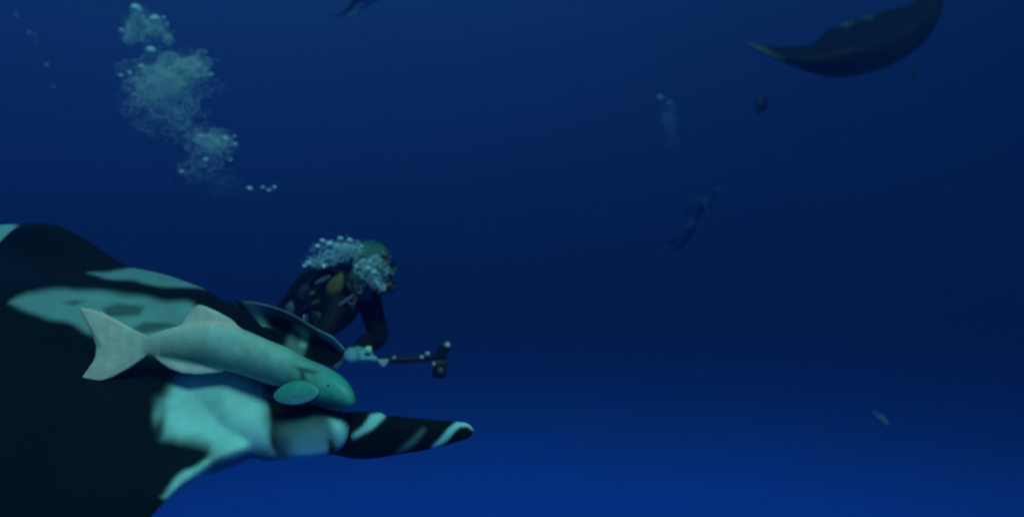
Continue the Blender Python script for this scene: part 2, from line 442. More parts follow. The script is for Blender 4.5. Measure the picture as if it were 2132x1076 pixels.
# ------------------------------------------------------------------ the remora
def remora():
    tops = [(296, 702), (320, 694), (380, 677), (450, 672), (505, 685), (560, 708), (600, 724), (640, 746), (682, 764), (716, 786), (735, 812), (741, 832)]
    bots = [(296, 736), (322, 740), (400, 753), (460, 768), (505, 781), (560, 800), (592, 808), (622, 822), (650, 841), (690, 854), (722, 853), (738, 846)]
    thk = [.008, .014, .034, .050, .056, .060, .060, .062, .060, .052, .038, .016]
    dep = lambda px: 2.30 + (1.99 - 2.30) * (px - 165) / (735 - 165)
    T = catmull(np.array(tops, float), 6); B = catmull(np.array(bots, float), 6); K = catmull(np.array(thk)[:, None], 6)[:, 0]
    a = np.linspace(0, 2 * math.pi, 36, endpoint=False); R = []
    for (tx, ty), (bx, by), k in zip(T, B, K):
        cx, cy = (tx + bx) / 2, (ty + by) / 2; ring = []
        for q in a:
            px, py = cx + (tx - bx) / 2 * math.sin(q), cy + (ty - by) / 2 * math.sin(q)
            w = math.cos(q); w = math.copysign(abs(w) ** .85, w)
            ring.append(tuple(P(px, py, dep(cx) - k * w)))
        R.append(ring)
    pieces = [rings(np.array(R))]
    def fin(poly, th, bow=0, lean=0):
        """A flat fin of real thickness from its outline, thinning to its free edge."""
        poly = np.array(poly, float); c = poly.mean(0); V, F = [], []
        rr = [1, .66, .33]; n = len(poly)
        for side in (-1, 1):
            for r in rr:
                for p in poly:
                    q = c + (p - c) * r; dd = dep(q[0]) + bow * (1 - r) + lean * (q[1] - c[1])
                    V.append(tuple(P(q[0], q[1], dd + side * th * (.45 if r == 1 else 1))))
            V.append(tuple(P(c[0], c[1], dep(c[0]) + bow + side * th)))
        half = len(rr) * n + 1
        for s in (0, 1):
            o = s * half
            for i in range(len(rr) - 1):
                for j in range(n):
                    q = (o + i * n + j, o + i * n + (j + 1) % n, o + (i + 1) * n + (j + 1) % n, o + (i + 1) * n + j); F.append(q if s else q[::-1])
            for j in range(n):
                q = (o + (len(rr) - 1) * n + j, o + (len(rr) - 1) * n + (j + 1) % n, o + half - 1); F.append(q if s else q[::-1])
        for j in range(n): F.append((j, (j + 1) % n, half + (j + 1) % n, half + j))
        return np.array(V), F
    pieces.append(fin([(312, 700), (280, 686), (250, 668), (215, 650), (185, 641), (168, 638), (166, 647), (178, 668), (191, 697), (200, 722), (196, 748), (189, 766), (174, 780), (165, 792), (170, 799), (198, 798), (235, 787), (272, 766), (312, 737)], .006, bow=-.012))
    pieces.append(fin([(375, 682), (384, 664), (398, 645), (413, 632), (430, 637), (455, 648), (482, 663), (510, 690), (450, 690)], .007, lean=-.0004))
    pieces.append(fin([(314, 736), (330, 752), (352, 768), (378, 777), (410, 780), (462, 776), (470, 766), (400, 744)], .007))
    body = fuse(pieces, .0042, smooth=5)
    co = co_of(body); x, y, d = proj(co)
    t = np.clip((x - 160) / 575, 0, 1)[:, None]
    ymid = np.interp(x, [296, 400, 505, 600, 680, 735], [719, 713, 733, 766, 808, 838])
    low = step(y - ymid - 12, 30)[:, None] * (t > .3)
    pale, grey, green, belly = np.array((.70, .67, .51)), np.array((.34, .56, .42)), np.array((.05, .34, .24)), np.array((.035, .26, .19))
    c = pale * (1 - np.clip(t / .55, 0, 1)) + grey * np.clip(t / .55, 0, 1)
    c = np.where(t > .62, grey + (green - grey) * np.clip((t - .62) / .30, 0, 1), c)
    c = c * (1 - .8 * low) + belly * .8 * low
    for poly, col in (([(370, 690), (413, 628), (520, 690), (450, 678)], pale * .82), ([(310, 742), (378, 784), (470, 779), (462, 769)], np.array((.80, .78, .64)))):
        s = step(in_poly(x, y, poly), 6)[:, None]; c = c * (1 - s) + col * s
    tail_low = (step(y - 745, 50) * (x < 300))[:, None]; c = c * (1 - .6 * tail_low) + np.array((.80, .80, .66)) * .6 * tail_low
    rays = np.where(x < 300, np.sin(np.arctan2(y - 718, x - 345) * 46), 0) * step(300 - x, 60) + np.where((y < ymid - 36) & (x > 370) & (x < 520), np.sin((x + y * .5) * .5), 0)
    c = c * (1 + .10 * wob(x, y, 30, 5)[:, None] + .06 * wob(x, y, 9, 6)[:, None] + .03 * rays[:, None])
    s = step(in_poly(x, y, [(612, 762), (640, 766), (662, 774), (655, 778), (632, 775), (638, 790), (626, 790), (624, 774)]), 5)[:, None]
    c = c * (1 - .75 * s)
    s = step(in_poly(x, y, [(648, 852), (652, 836), (680, 828), (712, 832), (722, 852), (690, 860)]), 14)[:, None]; c = c * (1 - .7 * s)  # lower jaw: shade painted in by darkening the skin
    set_color(body, 'skin', c)
    root = empty('remora', P(450, 730, 2.15))
    tag(root, 'pale grey green remora with forked tail riding on the near manta', 'remora')
    parent_keep(link('body', body, FISH), root)
    # pectoral fin held against the flank
    dep2 = dep; dep = lambda px: dep2(px) - .066
    v, f = fin([(664, 806), (636, 792), (610, 792), (590, 800), (575, 812), (566, 823), (572, 834), (588, 841), (612, 844), (634, 840), (652, 832), (666, 820)], .004, bow=-.010)
    pf = bake(mesh_of(v, f), [('SUBSURF', dict(levels=2))]); x, y, d = proj(co_of(pf))
    s = step(in_poly(x, y, [(660, 800), (630, 796), (600, 800), (585, 812), (590, 824), (620, 830), (660, 826)]), 10)[:, None]
    s2 = step(y - (838 - .35 * (x - 575)), 26)[:, None]
    s = np.maximum(s, 1 - s2)
    set_color(pf, 'skin', np.array((.20, .50, .39)) * (1 - s) + np.array((.05, .33, .235)) * s)
    parent_keep(link('pectoral_fin', pf, FISH), root)
    e = np.array(P(684, 803, dep2(684) - .053))
    v, f = sphere((0, 0, 0), (.0036, .003, .0036)); parent_keep(link('eye', mesh_of(v + e, f), EYE), root)
remora()

# ------------------------------------------------------------------ generic manta for those farther off
def manta_shape(flap, name, label, group, patch_tone=.8, tail_len=1.0, tail_bend=0):
    """Nose along +x, wings along y, back +z; about 3.6 m across. flap(v) lifts the wings."""
    vs = np.linspace(-1, 1, 61); us = np.linspace(0, 1, 31); G = np.zeros((31, 61, 3)); T = np.zeros((31, 61))
    for j, v in enumerate(vs):
        s = abs(v)
        le = .62 - .10 * s - 1.05 * s ** 2.3 + .0; te = -.95 + .62 * s ** .8 - .42 * s ** 3
        if s > .9: te = te
        mid = (le + te) / 2; ch = max(.03, (le - te))
        for i, u in enumerate(us):
            xx = le - ch * u
            G[i, j] = (xx, v * 1.8 * (1 - .03 * s), flap(v) + .10 * math.exp(-(v / .22) ** 2) * (1 - u * .6) )
            T[i, j] = (.30 * math.exp(-(v / .25) ** 2) + .07 * (1 - s) + .012) * min(1, math.sqrt(u / .2) + .05) * max(.05, min(1, (1 - u) / .5)) + .016
    n = grid_normals(G)
    if n[..., 2].mean() < 0: n = -n
    pc = [slab(G, T, n)]
    S = []
    for xx, w, h in ((.1, .34, .11), (.45, .37, .12), (.68, .37, .10), (.84, .36, .075)):
        a = np.linspace(0, 2 * math.pi, 32, endpoint=False)
        S.append(np.stack([np.full(32, xx), np.sign(np.cos(a)) * np.abs(np.cos(a)) ** .8 * w, np.sign(np.sin(a)) * np.abs(np.sin(a)) ** .8 * h + flap(0) - .01], 1))
    pc.append(rings(np.array(S)))
    body = fuse(pc, .018, smooth=6)
    co, no = co_of(body), no_of(body)
    tone = step(-no[:, 2] - .2, .3)
    tone = np.maximum(tone, patch_tone * step(in_poly(np.abs(co[:, 1]) * 100 + 6 * wob(co[:, 0] * 100, co[:, 1] * 100, 20, 3), co[:, 0] * 100, [(12, 30), (30, 48), (62, 40), (50, 18), (26, -14), (14, -20)]), 6) * (no[:, 2] > 0))
    tone = np.maximum(tone, .8 * step(np.abs(co[:, 1]) - 1.50, .22) * step(-co[:, 0] - .56 - .0 * co[:, 1], .10))
    set_color(body, 'skin', BLACK + (WHITE - BLACK) * tone[:, None])
    root = empty(name); tag(root, label, 'manta ray', group)
    link('body', body, SKIN, root)
    for s in (-1, 1):
        pts = catmull(np.array([(.72, s * .30, -.02), (.90, s * .33, -.03), (1.06, s * .31, -.06), (1.18, s * .24, -.10)], float) + np.array((0, 0, flap(0))), 6)
        v, f = tube(pts, np.interp(np.linspace(0, 1, len(pts)), [0, .5, 1], [.075, .065, .012])); m = mesh_of(v, f)
        set_color(m, 'skin', np.tile(BLACK, (len(m.vertices), 1))); link('cephalic_fin', m, SKIN, root)
        v, f = sphere((.74, s * .37, flap(0)), .028); link('eye', mesh_of(v, f), EYE, root)
    pts = catmull(np.array([(-.78, 0, .0), (-.78 - .32 * tail_len, 0, .0), (-.78 - .72 * tail_len, .03, -.03 + tail_bend * .4), (-.78 - 1.17 * tail_len, -.02, tail_bend)], float) + np.array((0, 0, flap(0))), 6)
    v, f = tube(pts, np.linspace(.04, .008, len(pts))); m = mesh_of(v, f); set_color(m, 'skin', np.tile(BLACK, (len(m.vertices), 1)))
    link('tail', m, SKIN, root)
    return root

def aim(o, nose, back, span):
    """Point the nose (+x) along nose with the wings along span."""
    x = Vector(nose).normalized(); y = Vector(span); y = (y - x * y.dot(x)).normalized(); z = x.cross(y)
    if z.z < 0: y, z = -y, -z
    o.rotation_euler = Matrix((x, y, z)).transposed().to_euler()

def manta_banking():
    """The second manta, banked in a turn with its back towards the camera and one wing lifted out of the frame."""
    P = lambda a, b, d: globals()['P'](a, b, d * 1.2)
    low = [(1553, 92, 8.5), (1590, 113, 8.6), (1630, 130, 8.7), (1682, 152, 8.8), (1740, 164, 8.9), (1802, 156, 8.95), (1870, 131, 9.1), (1928, 88, 9.3), (1960, 30, 9.5), (1975, -60, 9.8), (1992, -165, 10.2)]
    mid = [(1552, 90, 8.5), (1588, 103, 8.6), (1632, 113, 8.7), (1685, 118, 8.75), (1738, 108, 8.8), (1795, 95, 8.85), (1860, 78, 9.05), (1915, 48, 9.25), (1942, 12, 9.5), (1955, -65, 9.8), (1990, -166, 10.2)]
    upp = [(1551, 88, 8.5), (1588, 93, 8.65), (1638, 96, 8.85), (1688, 92, 9.1), (1720, 64, 9.25), (1762, 44, 9.35), (1812, 30, 9.4), (1868, 16, 9.5), (1908, -2, 9.6), (1932, -70, 9.85), (1988, -167, 10.2)]
    G = surf(np.array([[tuple(P(*q)) for q in r] for r in (low, mid, upp)]), 14, 8)
    n = grid_normals(G)
    if n[..., 1].mean() > 0: n = -n
    th = catmull(1.2 * np.array([.03, .06, .10, .18, .28, .30, .22, .13, .08, .05, .03])[:, None], 8)[:, 0]
    u = np.linspace(0, 1, G.shape[0]); T = th[None] * np.clip(4 * u * (1 - u), .12, 1)[:, None] ** .6 + .012
    up = np.array(Vector((.2, -.75, .6)).normalized()); S = []
    for (ax, ay, ad), (bx, by, bd), h in (((1705, 100, 9.0), (1850, 60, 9.1), .09), ((1712, 82, 9.3), (1848, 40, 9.4), .10), ((1722, 78, 9.6), (1850, 34, 9.7), .09), ((1730, 80, 9.8), (1850, 36, 9.9), .06)):
        S.append(section((ax, ay + 8, ad * 1.2 + .1), (bx, by + 8, bd * 1.2 + .1), h, up, m=32))
    body = fuse([slab(G, T, n), rings(np.array(S))], .02, smooth=6)
    x, y, d = proj(co_of(body)); tn = step(-(no_of(body) @ np.array((.1, -.75, .6))) - .2, .3)
    for poly, soft, val in (([(1548, 82), (1575, 90), (1605, 108), (1632, 124), (1622, 131), (1585, 113), (1550, 96)], 8, .18), ([(1742, 52), (1758, 40), (1778, 44), (1764, 56)], 9, .16), ([(1788, 38), (1802, 22), (1826, 24), (1812, 40)], 9, .16)):
        s = step(in_poly(x, y, poly), soft); tn = tn * (1 - s) + val * s
    tn = np.clip(tn, 0, .6) + .010
    set_color(body, 'skin', BLACK + (WHITE - BLACK) * tn[:, None])
    root = empty('manta_ray', P(1770, 80, 9.2)); tag(root, 'dark manta ray banking high above with a pale wing tip', 'manta ray', 'manta rays')
    parent_keep(link('body', body, SKIN), root)
    def dark(name, pts, r):
        v, f = tube(catmull(np.array([tuple(P(*q)) for q in pts]), 6), r); m = mesh_of(v, f); set_color(m, 'skin', np.tile(BLACK, (len(m.vertices), 1))); parent_keep(link(name, m, SKIN), root)
    dark('cephalic_fin', [(1736, 84, 9.75), (1740, 88, 10.0), (1750, 92, 10.2)], np.linspace(.07, .012, 13))
    dark('cephalic_fin', [(1842, 44, 9.85), (1840, 50, 10.1), (1832, 58, 10.3)], np.linspace(.07, .012, 13))
    dark('tail', [(1742, 155, 9.1), (1752, 140, 9.5), (1765, 125, 10.0)], np.linspace(.035, .006, 13))
manta_banking()
top = manta_shape(lambda v: .25 * abs(v) ** 1.8, 'manta_ray', 'manta ray cut off by the top edge with its thin tail hanging', 'manta rays', tail_len=.45)
top.location = P(742, 2, 11.0) + Vector((.68, .18, .57))
aim(top, (.75, .20, .63), None, span=(.35, -.9, .1))

# ------------------------------------------------------------------ the diver
def hand(root, wrist, grip, fing_dir, palm_n, size, material, flip=1):
    """A gloved hand closed round a bar: palm, four unequal fingers bent at the knuckles and a thumb."""
    w, g = np.array(wrist), np.array(grip)
    f = np.array(fing_dir, float); f /= np.linalg.norm(f); n = np.array(palm_n, float); n -= f * (n @ f); n /= np.linalg.norm(n)
    s = np.cross(f, n) * flip                       # across the knuckles
    base = g - f * size * .25 - n * size * .22
    ch = [[(w, .030), ((w + base) / 2, .030), (base, (.042, .022))]]
    pc = [limb(c) for c in ch] + [limb([(base - s * size * .30, .016), (base, .019), (base + s * size * .34, .015)])]
    for k, ln in zip((-1.5, -.5, .5, 1.5), (.80, .95, 1.0, .90)):
        r = base + s * k * size * .24
        L = size * .5 * ln
        p0 = r; p1 = r + f * L * .75 + n * L * .10; p2 = p1 + f * L * .22 + n * L * .62; p3 = p2 - f * L * .48 + n * L * .20
        pc.append(limb([(p0, .012), (p1, .0105), (p2, .0095), (p3, .0085)], 3))
    t0 = base - s * size * .30 - f * size * .10; t1 = t0 - s * size * .12 + n * size * .30; t2 = t1 + f * size * .20 + n * size * .26; t3 = t2 + f * size * .22 + s * size * .05
    pc.append(limb([(t0, .013), (t1, .012), (t2, .0105), (t3, .009)], 3))
    m = fuse(pc, .0045, smooth=3)
    return parent_keep(link('glove', m, material), root)

def diver(detail=True):
    root = empty('person', P(598, 705, 4.55))
    tag(root, 'scuba diver in black wetsuit and green hood leaning over a camera pole', 'person')
    q = lambda *a: tuple(P(*a))
    pel = q(598, 705, 4.55)
    chains = [
        [(pel, .15), (q(630, 668, 4.48), .14), (q(672, 628, 4.38), .165), (q(708, 602, 4.30), .145), (q(738, 582, 4.25), .075), (q(760, 566, 4.21), .075)],
        [(q(708, 602, 4.30), .145), (q(704, 618, 4.15), .080), (q(692, 664, 4.06), .060), (q(668, 706, 4.00), .052), (q(696, 726, 3.96), .045), (q(722, 741, 3.94), .032)],
        [(q(708, 602, 4.30), .145), (q(762, 612, 4.42), .078), (q(776, 655, 4.36), .062), (q(786, 700, 4.30), .056), (q(762, 716, 4.16), .050), (q(744, 732, 4.02), .032)],
        [(pel, .15), (q(585, 726, 4.43), .105), (q(525, 790, 4.66), .075), (q(470, 806, 4.85), .066), (q(420, 806, 5.02), .045), (q(402, 818, 5.02), .045)],
        [(pel, .15), (q(602, 722, 4.70), .105), (q(545, 790, 4.95), .075), (q(495, 800, 5.15), .066), (q(445, 800, 5.32), .045), (q(425, 812, 5.32), .045)]]
    # head: skull, jaw, nose and brow grown onto the neck; it looks right, down along the pole
    hc = np.array(q(772, 556, 4.19)); fx = np.array(Vector((.90, -.36, -.26)).normalized()); ux = np.array(Vector((.22, -.05, .97)).normalized())
    ux = ux - fx * (ux @ fx); ux /= np.linalg.norm(ux); sx = np.cross(fx, ux)
    B = np.stack([fx, sx, ux], 1)
    H = lambda f, s, u: hc + B @ np.array((f, s, u))
    def blob(f, s, u, rf, rs, ru):
        v, fc = sphere((0, 0, 0), (1, 1, 1), 14, 20); return (v * np.array((rf, rs, ru))) @ B.T + H(f, s, u), fc
    head = [blob(-.012, 0, .030, .105, .080, .098), blob(.030, 0, -.045, .068, .060, .082), blob(.092, 0, -.012, .024, .017, .026), blob(.074, 0, .032, .024, .058, .020),
            blob(.078, 0, -.056, .020, .030, .014), blob(.062, 0, -.092, .028, .030, .024), blob(0, .080, -.005, .020, .012, .032), blob(0, -.080, -.005, .020, .012, .032)]
    body = fuse([limb(c) for c in chains] + head, .010, smooth=5)
    co = co_of(body); rel = (co - hc) @ B
    face = step(rel[:, 0] - .045, .015) * step(.05 - rel[:, 2], .02) * (np.linalg.norm(rel, axis=1) < .16)
    neo, fsk = np.array((.005, .007, .009)), np.array((.40, .27, .22))
    set_color(body, 'skin', neo * (1 - face[:, None]) + fsk * face[:, None])
    SUIT = mat('wetsuit_and_face', attr='skin', rough=.7, spec=.15, noise=(14, .3), bump=(60, .35, .004))
    parent_keep(link('body', body, SUIT), root)
    # green hood round skull and throat, open at the face
    v, fc = sphere((0, 0, 0), (1, 1, 1), 24, 32); v = v * np.array((.117, .093, .110)) + np.array((-.012, 0, .028))
    keep = [t for t in fc if v[list(t)].mean(0)[0] < .070 or v[list(t)].mean(0)[2] > .085]
    hm = mesh_of(v @ B.T + hc, keep); hm = bake(hm, [('SOLIDIFY', dict(thickness=.006)), ('SUBSURF', dict(levels=1))])
    parent_keep(link('hood', hm, NEO_G), root)
    v, fc = tube([H(-.02, 0, -.03), H(-.035, 0, -.09), H(-.055, 0, -.145)], [.080, .076, .088], 24); parent_keep(link('hood_collar', mesh_of(v, fc), NEO_G), root)
    # mask: skirt, frame, two lenses, strap
    def ringbox(f0, f1, w, h, u, m=32, e=3.2, hole=0):
        a = np.linspace(0, 2 * math.pi, m, endpoint=False); ca, sa = np.cos(a), np.sin(a)
        xs = np.sign(ca) * np.abs(ca) ** (2 / e) * w; ys = np.sign(sa) * np.abs(sa) ** (2 / e) * h
        sect = lambda f, k: np.array([H(f - abs(x) * .35, x * k, u + y * k) for x, y in zip(xs, ys)])
        return rings(np.array([sect(f0, .92), sect(f0 + .01, 1), sect(f1 - .006, 1), sect(f1, .93), sect(f1 - .004, .80), sect(f1 - .012, .76)]))
    v, fc = ringbox(.070, .135, .074, .044, .012); mk = parent_keep(link('mask', mesh_of(v, fc), RUBBER), root)
    for s in (-1, 1):
        v, fc = sphere((0, 0, 0), (1, 1, 1), 8, 16); v = v * np.array((.006, .027, .030))
        ln = mesh_of(v @ B.T + H(.121, s * .032, .012), fc); l = link('lens', ln, LENS, mk)
    sp = [H(.085 * math.cos(t) - .012 + .02, .098 * math.sin(t), .034 + .004 * math.cos(t)) for t in np.linspace(.75, 2 * math.pi - .75, 28)]
    sp = [H(-.012 + .120 * math.cos(t), .097 * math.sin(t), .030) for t in np.linspace(.85, 2 * math.pi - .85, 28)]
    G = np.array([[p + B @ np.array((0, 0, dz)) for p in sp] for dz in (-.011, 0, .011)])
    v, fc = slab(G, np.full(G.shape[:2], .004)); parent_keep(link('mask_strap', mesh_of(v, fc), RUBBER), root)
    # second stage, purge cover, exhaust tee and hoses
    v, fc = tube([H(.085, 0, -.062), H(.112, 0, -.066), H(.150, 0, -.070), H(.162, 0, -.071)], [.022, .036, .037, .024], 20); rg = parent_keep(link('regulator', mesh_of(v, fc), RUBBER), root)
    v, fc = tube([H(.162, 0, -.071), H(.168, 0, -.071), H(.172, 0, -.072)], [.023, .020, .008], 16); link('purge_cover', mesh_of(v, fc), TANK, rg)
    v, fc = tube([H(.105, -.055, -.100), H(.118, 0, -.097), H(.105, .055, -.100)], .014, 12); link('exhaust_tee', mesh_of(v, fc), RUBBER, rg)
    hose = catmull(np.array([H(.125, -.03, -.070), H(.10, -.12, -.09), H(-.02, -.18, -.12), H(-.16, -.14, -.05), np.array(q(672, 566, 4.3))]), 8)
    v, fc = tube(hose, .010, 10); parent_keep(link('hose', mesh_of(v, fc), RUBBER), root)
    hose = catmull(np.array([np.array(q(668, 566, 4.32)), np.array(q(690, 560, 4.16)), np.array(q(722, 590, 4.06)), np.array(q(735, 622, 4.06)), np.array(q(728, 640, 4.08))]), 8)
    v, fc = tube(hose, .009, 10); parent_keep(link('inflator_hose', mesh_of(v, fc), RUBBER), root)
    # air cylinder on the back
    t0, t1 = np.array(q(608, 650, 4.58)), np.array(q(664, 572, 4.36)); ax = (t1 - t0) / np.linalg.norm(t1 - t0)
    L = np.linalg.norm(t1 - t0)
    v, fc = tube([t0, t0 + ax * .012, t0 + ax * .05, t0 + ax * (L - .07), t0 + ax * (L - .03), t0 + ax * L, t0 + ax * (L + .03)], [.045, .078, .086, .086, .070, .034, .018], 28)
    tk = parent_keep(link('air_cylinder', mesh_of(v, fc), TANK), root)
    v, fc = tube([t1 + ax * .02, t1 + ax * .045, t1 + ax * .085, t1 + ax * .095], [.020, .026, .026, .012], 16); link('valve', mesh_of(v, fc), METAL, tk)
    v, fc = tube([t0 + ax * (L * .40), t0 + ax * (L * .40 + .05)], [.090, .090], 28); link('cylinder_band', mesh_of(v, fc), RUBBER, tk)
    # buoyancy vest wrapped round the trunk
    secs = []
    path = [(q(622, 678, 4.49), .165), (q(646, 654, 4.44), .172), (q(672, 628, 4.38), .190), (q(694, 611, 4.33), .182), (q(712, 598, 4.30), .135)]
    pts = catmull(np.array([p for p, r in path]), 4); rd = catmull(np.array([[r] for p, r in path]), 4)[:, 0]
    v, fc = tube(pts, rd, 32); vm = bake(mesh_of(v, fc), [('SUBSURF', dict(levels=1))])
    vest = parent_keep(link('buoyancy_vest', vm, NEO), root)
    def patch(name, poly, d, material, th=.012, bulge=.02, par=root):
        """A padded panel of the vest."""
        poly = np.array(poly, float); n = len(poly); c = poly.mean(0); V, F = [], []
        for k, (r, dz) in enumerate(((1, 0), (.97, -th), (.6, -th - bulge * .7), (.25, -th - bulge))):
            for p in poly: pp = c + (p - c) * r; V.append(q(pp[0], pp[1], d(pp) + dz if callable(d) else d + dz))
        V.append(q(c[0], c[1], (d(c) if callable(d) else d) - th - bulge)); V.append(q(c[0], c[1], (d(c) if callable(d) else d) + .01))
        for k in range(3):
            for j in range(n): F.append((k * n + j, k * n + (j + 1) % n, (k + 1) * n + (j + 1) % n, (k + 1) * n + j))
        for j in range(n): F.append((3 * n + j, 3 * n + (j + 1) % n, 4 * n)); F.append((j, 4 * n + 1, (j + 1) % n))
        o = link(name, bake(mesh_of(V, F), [('SUBSURF', dict(levels=1))]), material)
        return parent_keep(o, root) if par is root else o
    patch('shoulder_panel', [(674, 601), (683, 586), (697, 573), (717, 560), (722, 572), (719, 592), (712, 609), (698, 619), (684, 622)], 4.085, YELLOW)
    patch('waist_pocket', [(643, 643), (658, 640), (673, 645), (672, 665), (664, 690), (653, 688), (650, 664)], 4.20, BROWN, bulge=.012)
    patch('hip_panel', [(588, 640), (604, 626), (620, 618), (636, 617), (634, 640), (622, 657), (600, 655)], 4.26, GREY, bulge=.012)
    for pl in ([(652, 588), (668, 579), (688, 570), (694, 575), (676, 585), (656, 595)], [(640, 612), (652, 604), (660, 606), (648, 618)]):
        patch('strap', pl, 4.12, GREY, th=.006, bulge=.003)
    for px, py, r in ((748, 602, .012), (736, 611, .010), (732, 627, .011), (637, 660, .010), (640, 617, .008)):
        c = np.array(q(px, py, 4.07 if px > 700 else 4.2)); a = np.linspace(0, 2 * math.pi, 17)
        v, fc = tube([c + np.array((math.cos(t) * r, -.004 * math.sin(2 * t), math.sin(t) * r * 1.4)) for t in a], .0045, 8); parent_keep(link('d_ring', mesh_of(v, fc), METAL), root)
    patch('strap', [(690, 640), (718, 622), (742, 606), (746, 611), (722, 630), (694, 648)], 4.05, GREY, th=.006, bulge=.003)
    patch('strap', [(626, 640), (650, 628), (668, 622), (668, 628), (650, 636), (630, 648)], 4.17, BROWN, th=.006, bulge=.003)
    patch('gauge_console', [(722, 634), (732, 630), (742, 634), (744, 648), (736, 656), (725, 652)], 4.02, RUBBER, bulge=.012)
    patch('vest_pocket', [(612, 606), (640, 584), (656, 596), (648, 622), (624, 634)], 4.20, TANK, bulge=.02)
    for pts in ([(664, 568, 4.28), (642, 590, 4.12), (640, 622, 4.10), (652, 650, 4.14), (664, 668, 4.08)], [(672, 564, 4.28), (706, 566, 4.10), (738, 592, 4.04), (740, 622, 4.02), (733, 640, 4.00)]):
        v, fc = tube(catmull(np.array([q(*p) for p in pts]), 8), .010, 10); parent_keep(link('hose', mesh_of(v, fc), RUBBER), root)
    # swim fins, hidden behind the manta
    for bx, by, bd in ((402, 818, 5.02), (425, 812, 5.32)):
        b = np.array(q(bx, by, bd)); Gf = []
        for k in np.linspace(0, 1, 8): Gf.append([b + np.array((-.55 * k + .05, .25 * k + w * (.055 + .06 * k), -.03 * math.sin(k * 3) - .02 * abs(w))) for w in np.linspace(-1, 1, 7)])
        v, fc = slab(np.array(Gf), np.full((8, 7), .012)); parent_keep(link('swim_fin', mesh_of(v, fc), RUBBER), root)
    if detail:
        hand(root, q(722, 741, 3.94), q(738, 745, 3.90), (.35, .25, -.9), (.1, .9, .25), .085, GLOVE)
        hand(root, q(744, 732, 4.02), q(760, 744, 3.93), (.25, -.55, -.8), (.1, -.75, .45), .085, GLOVE, -1)
    else:
        pass
    return root
diver()

# ------------------------------------------------------------------ the camera pole in the diver's hands
def camera_pole():
    q = lambda *a: np.array(P(*a))
    root = empty('camera_pole', P(735, 745, 3.9))
    tag(root, 'dark jointed camera pole with white clamps held out by the diver', 'camera pole')
    def part(name, vf, material, par=None):
        o = parent_keep(link(name, mesh_of(*vf), material), root)
        return o
    D = 3.9
    v = tube([q(695, 770, D), q(700, 765, D), q(716, 748, D), q(722, 744, D)], [.010, .014, .014, .012], 14); part('handle', v, GREY)
    v = tube([q(716, 748, D), q(735, 745, D), q(772, 745, D), q(790, 749, D)], [.013, .016, .015, .012], 14); part('grip', v, GLOVE)
    v = tube([q(786, 749, D), q(800, 749, D), q(850, 748, D), q(880, 744, D), q(908, 743, D)], [.017, .016, .019, .018, .018], 14); part('pole', v, RUBBER)
    for px, py, r, mt, nm in ((767, 727, .017, KNOB, 'clamp_knob'), (821, 744, .008, PALE, 'clamp_knob'), (878, 743, .010, PALE, 'clamp_knob'), (890, 736, .011, PALE, 'clamp_knob')):
        c = q(px, py, D - .02)
        v = tube([c + np.array((0, .012, 0)), c + np.array((0, .006, 0)), c - np.array((0, .008, 0)), c - np.array((0, .012, 0))], [r * .8, r, r, r * .7], 16); k = part(nm, v, mt)
        v = tube([c + np.array((0, .010, 0)), q(px, 744, D)], [.005, .006], 8); part('knob_stem', v, RUBBER)
    # wing-shaped clamp
    a = [(784, 747), (810, 748), (806, 756), (799, 764), (792, 760)]
    V = [tuple(P(x, y, D - .03)) for x, y in a] + [tuple(P(x, y, D - .005)) for x, y in a]
    F = [(0, 1, 2, 3, 4), (9, 8, 7, 6, 5)] + [(i, i + 5, (i + 1) % 5 + 5, (i + 1) % 5) for i in range(5)]
    o = link('wing_clamp', bake(mesh_of(V, F), [('BEVEL', dict(width=.003, segments=2))]), PALE); parent_keep(o, root)
    # square light head tilted up and a boxy camera housing below it
    def block(name, c, u, w, su, sw, sd, material, bev=.006):
        c, u, w = np.array(c), np.array(u, float), np.array(w, float); u /= np.linalg.norm(u); w -= u * (w @ u); w /= np.linalg.norm(w); t = np.cross(u, w)
        V = [c + a * su * u + b * sw * w + e * sd * t for a in (-.5, .5) for b in (-.5, .5) for e in (-.5, .5)]
        F = [(0, 1, 3, 2), (4, 6, 7, 5), (0, 4, 5, 1), (2, 3, 7, 6), (0, 2, 6, 4), (1, 5, 7, 3)]
        return parent_keep(link(name, bake(mesh_of(V, F, smooth=False), [('BEVEL', dict(width=bev, segments=2))]), material), root)
    block('light_head', q(924, 729, D), (.42, -.15, .9), (1, 0, -.4), .074, .056, .060, RUBBER)
    block('camera_housing', q(916, 767, D), (.05, 0, 1), (1, .25, 0), .086, .064, .060, RUBBER)
    block('housing_latch', q(904, 757, D - .03), (.05, 0, 1), (1, .25, 0), .020, .016, .012, PALE, .003)
    v = tube([q(931, 719, D - .03), q(932, 717, D - .040), q(932.5, 716, D - .043)], [.014, .014, .008], 14); part('light_lens', v, PALE)
    v = tube([q(917, 772, D - .028), q(917, 772, D - .050), q(917, 772, D - .055)], [.019, .018, .010], 16); part('lens_port', v, TANK)
    v = tube([q(900, 744, D), q(918, 744, D)], [.021, .021], 14); part('joint', v, RUBBER)
camera_pole()

# ------------------------------------------------------------------ bubbles
def ico(sub):
    bm = bmesh.new(); bmesh.ops.create_icosphere(bm, subdivisions=sub, radius=1.0)
    v = np.array([tuple(q.co) for q in bm.verts]); f = np.array([[w.index for w in p.verts] for p in bm.faces]); bm.free(); return v, f
ICO1, ICO2, ICO3 = ico(1), ico(2), ico(3)

